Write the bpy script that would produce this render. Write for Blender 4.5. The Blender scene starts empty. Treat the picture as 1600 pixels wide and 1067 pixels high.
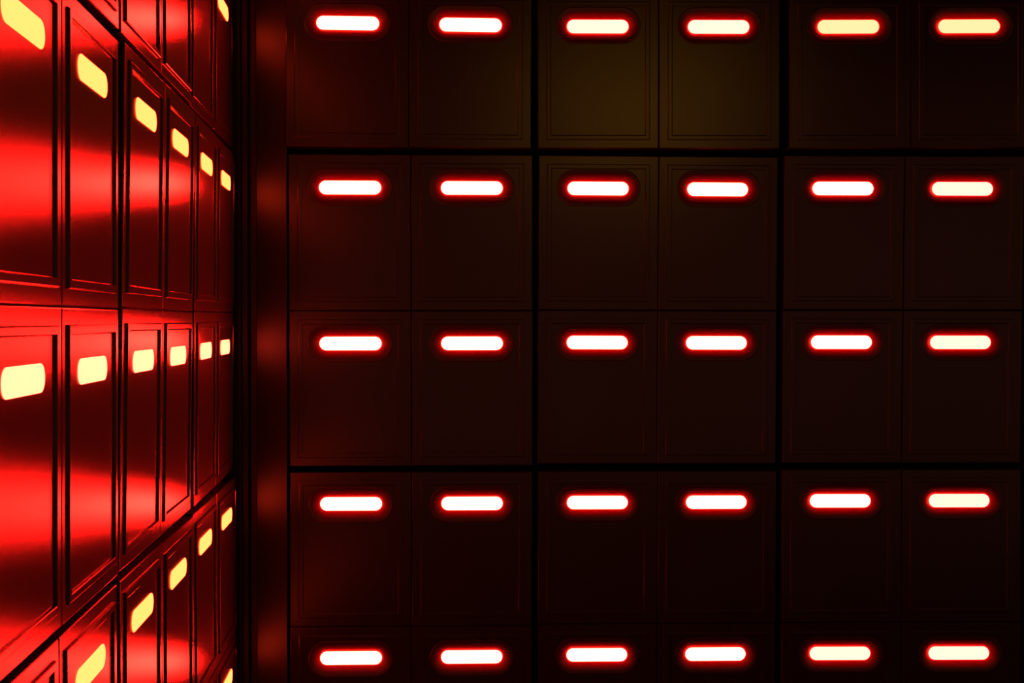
import bpy, bmesh, math
from mathutils import Matrix, Vector, Euler

scene = bpy.context.scene
COL = scene.collection

# ------------------------------------------------------------------ camera
H = 1.205                                   # eye height above the floor
F_PX, YAW, PITCH, ROLL = 1913.78, 0.02875, -0.01848, 0.00157
cam_data = bpy.data.cameras.new('camera')
cam_data.sensor_width = 36.0
cam_data.lens = F_PX / 1600.0 * 36.0
cam_data.clip_start = 0.02
cam = bpy.data.objects.new('camera', cam_data)
COL.objects.link(cam)
fw = Vector((math.sin(YAW) * math.cos(PITCH), math.cos(YAW) * math.cos(PITCH), math.sin(PITCH)))
r0 = Vector((math.cos(YAW), -math.sin(YAW), 0))
u0 = r0.cross(fw)
R = math.cos(ROLL) * r0 + math.sin(ROLL) * u0
U = math.cos(ROLL) * u0 - math.sin(ROLL) * r0
cam.matrix_world = Matrix(((R.x, U.x, -fw.x, 0), (R.y, U.y, -fw.y, 0), (R.z, U.z, -fw.z, H), (0, 0, 0, 1)))
scene.camera = cam

# ------------------------------------------------------------------ world, lamps, exposure
world = bpy.data.worlds.new('dark_room')
scene.world = world
world.use_nodes = True
bg = world.node_tree.nodes['Background']
bg.inputs['Color'].default_value = (1.0, 0.30, 0.15, 1)
bg.inputs['Strength'].default_value = 0.27

lamp = bpy.data.lights.new('ceiling_lamp', 'AREA')
lamp.shape = 'DISK'
lamp.size = 1.0
lamp.color = (1.0, 0.45, 0.03)
lamp.energy = 0.32
lamp.spread = math.radians(40)
lamp_ob = bpy.data.objects.new('ceiling_lamp', lamp)
COL.objects.link(lamp_ob)
lamp_ob.location = (0.85, -0.9, 2.57)
lamp_ob.rotation_euler = (Vector((0.25, 3.0, 2.05)) - lamp_ob.location).to_track_quat('-Z', 'Y').to_euler()

vs = scene.view_settings
vs.view_transform = 'Standard'
vs.look = 'None'
vs.exposure = 0.0
vs.gamma = 1.0
vs.use_curve_mapping = False

# ------------------------------------------------------------------ materials
def paint(name, col, rough, bump=0.0, spec=0.5):
    m = bpy.data.materials.new(name)
    m.use_nodes = True
    nt = m.node_tree
    b = nt.nodes['Principled BSDF']
    tc = nt.nodes.new('ShaderNodeTexCoord')
    no = nt.nodes.new('ShaderNodeTexNoise')
    no.inputs['Scale'].default_value = 9.0
    no.inputs['Detail'].default_value = 5.0
    nt.links.new(tc.outputs['Object'], no.inputs['Vector'])
    mr = nt.nodes.new('ShaderNodeMapRange')
    mr.inputs['To Min'].default_value = rough - 0.03
    mr.inputs['To Max'].default_value = rough + 0.03
    nt.links.new(no.outputs['Fac'], mr.inputs['Value'])
    nt.links.new(mr.outputs['Result'], b.inputs['Roughness'])
    mx = nt.nodes.new('ShaderNodeMix')
    mx.data_type = 'RGBA'
    mx.inputs['A'].default_value = (col[0] * 0.85, col[1] * 0.85, col[2] * 0.85, 1)
    mx.inputs['B'].default_value = (col[0] * 1.15, col[1] * 1.15, col[2] * 1.15, 1)
    nt.links.new(no.outputs['Fac'], mx.inputs['Factor'])
    nt.links.new(mx.outputs['Result'], b.inputs['Base Color'])
    b.inputs['Specular IOR Level'].default_value = spec
    if bump:
        n2 = nt.nodes.new('ShaderNodeTexNoise')
        n2.inputs['Scale'].default_value = 420.0
        n2.inputs['Detail'].default_value = 2.0
        nt.links.new(tc.outputs['Object'], n2.inputs['Vector'])
        bp = nt.nodes.new('ShaderNodeBump')
        bp.inputs['Strength'].default_value = bump
        bp.inputs['Distance'].default_value = 0.0004
        nt.links.new(n2.outputs['Fac'], bp.inputs['Height'])
        nt.links.new(bp.outputs['Normal'], b.inputs['Normal'])
    return m

def lacquer(name, col, rough, ior=1.5, bump=0.02, haze=0.09):
    m = bpy.data.materials.new(name)
    m.use_nodes = True
    nt = m.node_tree
    nt.nodes.remove(nt.nodes['Principled BSDF'])
    out = nt.nodes['Material Output']
    L = nt.links.new
    tc = nt.nodes.new('ShaderNodeTexCoord')
    no = nt.nodes.new('ShaderNodeTexNoise')
    no.inputs['Scale'].default_value = 7.0
    no.inputs['Detail'].default_value = 5.0
    L(tc.outputs['Object'], no.inputs['Vector'])
    mx = nt.nodes.new('ShaderNodeMix')
    mx.data_type = 'RGBA'
    mx.inputs['A'].default_value = (col[0] * 0.8, col[1] * 0.8, col[2] * 0.8, 1)
    mx.inputs['B'].default_value = (col[0] * 1.2, col[1] * 1.2, col[2] * 1.2, 1)
    L(no.outputs['Fac'], mx.inputs['Factor'])
    df = nt.nodes.new('ShaderNodeBsdfDiffuse')
    L(mx.outputs['Result'], df.inputs['Color'])
    gl = nt.nodes.new('ShaderNodeBsdfAnisotropic')
    gl.distribution = 'BECKMANN'
    gl.inputs['Color'].default_value = (1, 1, 1, 1)
    mr = nt.nodes.new('ShaderNodeMapRange')
    mr.inputs['To Min'].default_value = rough - 0.003
    mr.inputs['To Max'].default_value = rough + 0.003
    L(no.outputs['Fac'], mr.inputs['Value'])
    L(mr.outputs['Result'], gl.inputs['Roughness'])
    n2 = nt.nodes.new('ShaderNodeTexNoise')
    n2.inputs['Scale'].default_value = 420.0
    L(tc.outputs['Object'], n2.inputs['Vector'])
    bp = nt.nodes.new('ShaderNodeBump')
    bp.inputs['Strength'].default_value = bump
    bp.inputs['Distance'].default_value = 0.0004
    L(n2.outputs['Fac'], bp.inputs['Height'])
    L(bp.outputs['Normal'], df.inputs['Normal'])
    L(bp.outputs['Normal'], gl.inputs['Normal'])
    fr = nt.nodes.new('ShaderNodeFresnel')
    fr.inputs['IOR'].default_value = ior
    gw = nt.nodes.new('ShaderNodeBsdfAnisotropic')        # wider haze of the satin finish
    gw.distribution = 'GGX'
    gw.inputs['Color'].default_value = (1, 1, 1, 1)
    gw.inputs['Roughness'].default_value = rough + 0.06
    L(bp.outputs['Normal'], gw.inputs['Normal'])
    gm = nt.nodes.new('ShaderNodeMixShader')
    gm.inputs['Fac'].default_value = haze
    L(gl.outputs['BSDF'], gm.inputs[1])
    L(gw.outputs['BSDF'], gm.inputs[2])
    ms = nt.nodes.new('ShaderNodeMixShader')
    L(fr.outputs['Fac'], ms.inputs['Fac'])
    L(df.outputs['BSDF'], ms.inputs[1])
    L(gm.outputs['Shader'], ms.inputs[2])
    L(ms.outputs['Shader'], out.inputs['Surface'])
    return m

M_DOOR = lacquer('black_satin_lacquer', (0.014, 0.0125, 0.0115), 0.247, ior=1.36)
M_FILLER = lacquer('black_satin_filler', (0.014, 0.0125, 0.0115), 0.36, ior=1.36)
M_HALO_DISH = lacquer('dark_red_halo_dish', (0.034, 0.005, 0.004), 0.36, ior=1.36)  # added reflector, tinted red to keep the bloom-like halo pure
M_BODY = paint('black_carcass', (0.015, 0.014, 0.013), 0.6)
M_WALL = paint('black_matt_wall', (0.008, 0.007, 0.006), 0.8, spec=0.08)
M_TRIM = paint('black_matt_trim', (0.012, 0.011, 0.010), 0.55)
M_FLOOR = paint('dark_floor', (0.02, 0.018, 0.016), 0.5)

def glow(name, col, k=1.0):
    m = bpy.data.materials.new(name)
    m.use_nodes = True
    nt = m.node_tree
    b = nt.nodes['Principled BSDF']
    b.inputs['Base Color'].default_value = (0.5, 0.1, 0.05, 1)
    b.inputs['Roughness'].default_value = 0.4
    b.inputs['Emission Color'].default_value = (col[0] / col[0], col[1] / col[0], col[2] / col[0], 1)
    b.inputs['Emission Strength'].default_value = col[0] * k
    return m

# emission of the diffusers (linear), off-axis dimming baked into the tints; the red channel is far over the white point
G_WHITE = glow('diffuser_white', (180.0, 1.65, 1.05))
G_IVORY = glow('diffuser_ivory', (160.0, 1.08, 0.76))
G_CREAM = glow('diffuser_cream', (140.0, 0.90, 0.42))
G_PALE = glow('diffuser_off_axis_pale', (29.0, 0.97, 0.45))
G_YELLOW = glow('diffuser_off_axis_yellow', (25.0, 0.86, 0.19))  # dimmer, yellower look of the grazing view put into the emission

# ------------------------------------------------------------------ helpers
def link(name, me, mat, parent=None, loc=None, rot=None):
    o = bpy.data.objects.new(name, me)
    COL.objects.link(o)
    if mat:
        if me.materials:
            if me.materials[0] is not mat:
                o.material_slots[0].link = 'OBJECT'
                o.material_slots[0].material = mat
        else:
            me.materials.append(mat)
    if parent:
        o.parent = parent
    if loc is not None:
        o.location = loc
    if rot is not None:
        o.rotation_euler = rot
    return o

def mesh(name, bm, smooth=False):
    bmesh.ops.recalc_face_normals(bm, faces=bm.faces)
    me = bpy.data.meshes.new(name)
    bm.to_mesh(me)
    bm.free()
    for p in me.polygons:
        p.use_smooth = smooth
    return me

def add_box(bm, x0, x1, y0, y1, z0, z1, bevel=0.0, seg=1):
    r = bmesh.ops.create_cube(bm, size=1.0)
    for v in r['verts']:
        v.co = Vector(((x0 + x1) / 2 + v.co.x * (x1 - x0), (y0 + y1) / 2 + v.co.y * (y1 - y0), (z0 + z1) / 2 + v.co.z * (z1 - z0)))
    if bevel:
        es = list({e for v in r['verts'] for e in v.link_edges})
        bmesh.ops.bevel(bm, geom=es, offset=bevel, segments=seg, affect='EDGES', profile=0.5)

def box_mesh(name, *a, **k):
    bm = bmesh.new()
    add_box(bm, *a, **k)
    return mesh(name, bm)

def struct(name, me, mat, loc=None, rot=None):
    o = link(name, me, mat, None, loc, rot)
    o['kind'] = 'structure'
    return o

# ------------------------------------------------------------------ measures of the place
W, HD = 0.30, 0.38428            # door pitch
GX, GZ = 0.01301, 0.01349        # extra gap between cabinets
D, X0 = 3.02919, -0.3124         # back wall face, first column of lights
Z0 = -0.05926 + H                # height of the third row of lights
PHI, XL, YL, GLO = -0.06123, -0.57924, 2.85332, -0.00762
LIGHT_DROP = 0.081               # light centre below door top
DEPTH = 0.30                     # cabinet depth
Z_TOP_ROW2 = Z0 + HD + LIGHT_DROP
dirv = Vector((math.sin(PHI), math.cos(PHI), 0))        # along the side wall, into the room
nrm = Vector((math.cos(PHI), -math.sin(PHI), 0))        # side wall facing the room
TH = math.pi / 2 - PHI

# ------------------------------------------------------------------ the setting
struct('floor', box_mesh('floor', -1.4, 3.4, -2.2, 3.6, -0.05, 0.0), M_FLOOR)
struct('ceiling', box_mesh('ceiling', -1.4, 3.4, -2.2, 3.6, 2.62, 2.67), M_WALL)
struct('wall_back', box_mesh('wall_back', -1.35, 3.4, D + DEPTH + 0.05, D + DEPTH + 0.10, 0.0, 2.62), M_WALL)
o = struct('wall_left', box_mesh('wall_left', -4.2, 0.32, DEPTH + 0.05, DEPTH + 0.10, 0.0, 2.62), M_WALL, (XL, YL, 0), (0, 0, TH))
zb = Z0 - 2 * HD - GZ + LIGHT_DROP - HD
struct('baseboard_back', box_mesh('baseboard_back', X0 - 0.15, X0 - 0.15 + 3 * (2 * W + GX), D + 0.04, D + DEPTH, 0.0, zb - 0.006, bevel=0.002), M_TRIM)
struct('baseboard_left', box_mesh('baseboard_left', -3 * (2 * W + GX) + 0.15, 0.15, 0.04, DEPTH, 0.0, zb + GLO - 0.004, bevel=0.002), M_TRIM, (XL, YL, 0), (0, 0, TH))
# upright filler panel between the corner and the back cabinets
XE = X0 - 0.15                                            # left edge of the back cabinets
struct('trim_1', box_mesh('trim_1', -0.0785, 0.0, 0.0, 0.020, 0.0, 2.62, bevel=0.0025, seg=2), M_FILLER,
       (XE - 0.0045, D + 0.004, 0), (0, 0, math.radians(-5.5)))
# stepped corner post
bm = bmesh.new()
add_box(bm, XE - 0.108, XE - 0.080, D + 0.055, D + 0.10, 0.0, 2.62, bevel=0.003)
add_box(bm, XE - 0.122, XE - 0.104, D + 0.030, D + 0.10, 0.0, 2.62, bevel=0.003)
add_box(bm, XE - 0.150, XE - 0.120, D + 0.012, D + 0.10, 0.0, 2.62, bevel=0.003)
struct('trim_2', mesh('trim_2', bm), M_TRIM)

# ------------------------------------------------------------------ locker cabinets
SEAM = 0.0014
LAMP_L, LAMP_R, N_ARC = 0.1525, 0.0166, 12
DISH, DISH_W = 0.012, 0.029       # added dish round each back-wall light, catches a red halo like lens bloom

def stadium(r, y, zc=0.0):
    """outline of the light, grown to end radius r: right arc then left arc"""
    pts = []
    h = LAMP_L / 2 - LAMP_R
    for s in (1, -1):
        for k in range(N_ARC + 1):
            a = -math.pi / 2 + math.pi * k / N_ARC + (0 if s == 1 else math.pi)
            pts.append((s * h + r * math.cos(a), y, zc + r * math.sin(a)))
    return pts

def door_mesh(dish):
    bm = bmesh.new()
    w, h = (W - SEAM) / 2, (HD - SEAM) / 2
    zl = HD / 2 - LIGHT_DROP
    if not dish:
        add_box(bm, -w, w, 0.0, 0.020, -h, h, bevel=0.0022, seg=2)
        return mesh('door', bm)
    def rect(inset, y):
        a, b = w - inset, h - inset
        return [bm.verts.new(p) for p in ((-a, y, -b), (a, y, -b), (a, y, zl), (a, y, b), (-a, y, b), (-a, y, zl))]
    rings = [rect(0.0, 0.020), rect(0.0, 0.0022), rect(0.0007, 0.0007), rect(0.0022, 0.0)]
    for i in range(3):
        for k in range(6):
            bm.faces.new((rings[i][k], rings[i][(k + 1) % 6], rings[i + 1][(k + 1) % 6], rings[i + 1][k]))
    bm.faces.new(rings[0])
    dr = [[bm.verts.new(p) for p in stadium(LAMP_R + DISH_W, y, zl)] for y in (0.0, 0.0165)]   # cut-out for the added halo dish
    m = len(dr[0])
    for k in range(m):
        bm.faces.new((dr[0][k], dr[0][(k + 1) % m], dr[1][(k + 1) % m], dr[1][k]))
    bm.faces.new(dr[1])
    # flat front round the dish, in an upper and a lower half
    o = rings[-1]
    q = N_ARC // 2                                       # rightmost point of the right arc
    ql = N_ARC + 1 + q                                   # leftmost point of the left arc
    top = dr[0][q:ql + 1]
    bot = dr[0][ql:] + dr[0][:q + 1]
    bm.faces.new([o[2], o[3], o[4], o[5]] + top[::-1])
    bm.faces.new([o[5], o[0], o[1], o[2]] + bot[::-1])
    bmesh.ops.recalc_face_normals(bm, faces=bm.faces)
    me = bpy.data.meshes.new('door')
    bm.to_mesh(me)
    bm.free()
    return me

def halo_dish_mesh():
    # added shallow dish that imitates lens bloom, from door face to light rim
    bm = bmesh.new()
    n = 10
    prof = []
    for i in range(n + 1):
        t = 1 - i / n                                   # 1 at the door face, 0 at the light
        prof.append((LAMP_R - 0.0004 + (DISH_W + 0.0002) * t, DISH * (1 - t) ** 2.0))
    prof += [(LAMP_R - 0.0004, DISH + 0.003), (LAMP_R + DISH_W - 0.0002, DISH + 0.003)]
    rings = [[bm.verts.new(p) for p in stadium(r, y)] for r, y in prof]
    m = len(rings[0])
    for i in range(len(rings)):
        j = (i + 1) % len(rings)
        for k in range(m):
            f = bm.faces.new((rings[i][k], rings[i][(k + 1) % m], rings[j][(k + 1) % m], rings[j][k]))
            f.smooth = i < n
    bmesh.ops.recalc_face_normals(bm, faces=bm.faces)
    me = bpy.data.meshes.new('halo_dish')
    bm.to_mesh(me)
    bm.free()
    return me

def moulding_mesh(k_relief):
    # raised picture-frame moulding: sloped sides, flat crown
    bm = bmesh.new()
    w, h = W - SEAM, HD - SEAM
    prof = [(0.0206, -0.0004), (0.0220, 0.0030), (0.0232, 0.0038), (0.0312, 0.0038), (0.0324, 0.0030), (0.0338, -0.0004)]
    rings = []
    for inset, hgt in prof:
        if hgt > 0:
            hgt *= k_relief
        a, b = w / 2 - inset, h / 2 - inset
        rings.append([bm.verts.new((sx * a, -hgt, sz * b)) for sx, sz in ((-1, -1), (1, -1), (1, 1), (-1, 1))])
    for i in range(len(rings) - 1):
        for k in range(4):
            bm.faces.new((rings[i][k], rings[i][(k + 1) % 4], rings[i + 1][(k + 1) % 4], rings[i + 1][k]))
    for k in range(4):                                     # hidden back, closes the ring
        bm.faces.new((rings[-1][k], rings[-1][(k + 1) % 4], rings[0][(k + 1) % 4], rings[0][k]))
    return mesh('moulding', bm)

def lamp_mesh(t):
    # stadium-shaped opal diffuser with a softly rounded rim
    bm = bmesh.new()
    rings = [[bm.verts.new(p) for p in stadium(LAMP_R - inset, -hgt)]
             for inset, hgt in ((0.0, -0.001), (0.0, t * 0.6), (t * 0.1, t * 0.87), (t * 0.3, t))]
    m = len(rings[0])
    for i in range(len(rings) - 1):
        for k in range(m):
            bm.faces.new((rings[i][k], rings[i][(k + 1) % m], rings[i + 1][(k + 1) % m], rings[i + 1][k]))
    bm.faces.new(rings[-1])
    me = mesh('light_strip', bm)
    if me.polygons[-1].normal.y > 0:                     # the front looks into the room (-y)
        me.flip_normals()
    return me

ME_DOOR = {'B': door_mesh(True), 'L': door_mesh(False)}
ME_HALO_DISH = halo_dish_mesh()
ME_MOULD = {'B': moulding_mesh(0.32), 'L': moulding_mesh(1.0)}
ME_LAMP = {'B': lamp_mesh(0.0012), 'L': lamp_mesh(0.0012)}
LAMP_Y = {'B': DISH, 'L': 0.0}
ME_LAMP['B'].materials.append(G_WHITE)
ME_LAMP['L'].materials.append(G_YELLOW)
bm = bmesh.new()
add_box(bm, -W + 0.001, W - 0.001, 0.0205, DEPTH, -HD + 0.001, HD - 0.001, bevel=0.002)
ME_BODY = mesh('carcass', bm)

# how each cabinet sits: local offset (m) and tilt (rad), (wall, row, column)
POSE = {
    ('B', 0, 0): (-3.1, -22.3, -1.5, -0.8, 3.8, 11.2), ('B', 0, 1): (-2.7, -5.8, 0.9, -0.2, -3.2, -9.8),
    ('B', 0, 2): (5.2, -19.6, 3.3, -0.7, -6.7, -23.1), ('B', 1, 0): (0.6, -3.4, -1.9, 3.1, -2.2, 9.9),
    ('B', 1, 1): (0.8, 15.9, 0.0, 5.9, 2.2, 3.0), ('B', 1, 2): (0.5, 2.9, 1.8, 13.7, -0.3, -15.6),
    ('B', 2, 0): (0.9, 3.1, -2.7, 0.2, 1.3, 15.4), ('B', 2, 1): (2.0, 17.4, -3.2, 4.6, 0.4, 2.1),
    ('B', 2, 2): (0.2, -1.0, 1.5, -10.2, -2.2, -20.5),
    ('L', 0, 0): (-3.0, 5.0, 0.0, 0.0, 0.0, 0.0), ('L', 0, 1): (0, 0, 0, 0, 0, 0), ('L', 0, 2): (0, 0, 0, 0, 0, 0),
    ('L', 1, 0): (-2.1, 0.7, 0.3, 7.7, -1.3, 10.9), ('L', 1, 1): (-4.5, -1.4, -0.2, 14.0, 3.6, 0.0),
    ('L', 1, 2): (-2.5, 0.3, -0.5, 4.8, 1.8, 4.0), ('L', 2, 0): (0.4, 1.2, 0.1, -0.2, 3.5, -5.6),
    ('L', 2, 1): (0.5, 2.7, 0.2, -0.4, 3.5, -6.7), ('L', 2, 2): (-5.0, 5.0, 2.0, 0.0, 0.0, 0.0),
}
B_COL = ['beside the dark corner strip', 'in the middle column', 'at the right edge']
B_ROW = ['top', 'middle', 'bottom']
L_COL = ['next to the corner', 'in the middle column', 'nearest the viewer']

def cabinet_label(wall, row, col):
    if wall == 'B':
        if (row, col) == (1, 1):
            return 'black four-door locker with white-glowing slots at the centre of the back wall'
        return 'black four-door locker with glowing slots, %s row of back wall, %s' % (B_ROW[row], B_COL[col])
    return 'red-lit glossy locker with yellow slots, %s row of left wall, %s' % (B_ROW[row], L_COL[col])

def lamp_material(wall, row, col, r, c):
    if wall == 'L':
        return G_PALE if 2 * row + r == 3 else G_YELLOW
    grow, gcol = 2 * row + r, 2 * col + c
    if grow <= 1:
        return G_CREAM if gcol >= 4 else G_IVORY if gcol >= 2 else G_WHITE
    if gcol == 5 or (grow, gcol) == (5, 4):
        return G_IVORY
    return G_WHITE

for wall in 'BL':
    for row in range(3):
        zc = Z_TOP_ROW2 - HD - (row - 1) * (2 * HD + GZ)
        for col in range(3):
            if wall == 'B':
                c = Vector((X0 + 0.15 + col * (2 * W + GX), D, zc))
                th = 0.0
            else:
                s = -(0.15 + col * (2 * W + GX))
                c = Vector((XL, YL, zc + GLO)) + dirv * s
                th = TH
            q = [v / 1000.0 for v in POSE[(wall, row, col)]]
            rb = Matrix.Rotation(th, 3, 'Z')
            rm = rb @ Euler(q[3:], 'XYZ').to_matrix()
            root = bpy.data.objects.new('locker_cabinet', None)
            COL.objects.link(root)
            root.empty_display_size = 0.1
            root.location = c + rb @ Vector(q[:3]) - rm @ Vector((0, 0, HD))     # base of the cabinet
            root.rotation_euler = rm.to_euler('XYZ')
            root['label'] = cabinet_label(wall, row, col)
            root['category'] = 'locker'
            root['group'] = 'lockers on the back wall' if wall == 'B' else 'lockers on the left wall'
            link('carcass', ME_BODY, M_BODY, root, (0, 0, HD))
            for r in (0, 1):
                for k in (0, 1):
                    d = link('door', ME_DOOR[wall], M_DOOR, root, ((k - 0.5) * W, 0, HD + (0.5 - r) * HD))
                    link('moulding', ME_MOULD[wall], M_DOOR, d, (0, 0, 0))
                    if wall == 'B':
                        link('halo_dish', ME_HALO_DISH, M_HALO_DISH, d, (0, 0, HD / 2 - LIGHT_DROP))  # added reflector, stands in for lens bloom
                    link('light_strip', ME_LAMP[wall], lamp_material(wall, row, col, r, k), d, (0, LAMP_Y[wall], HD / 2 - LIGHT_DROP))
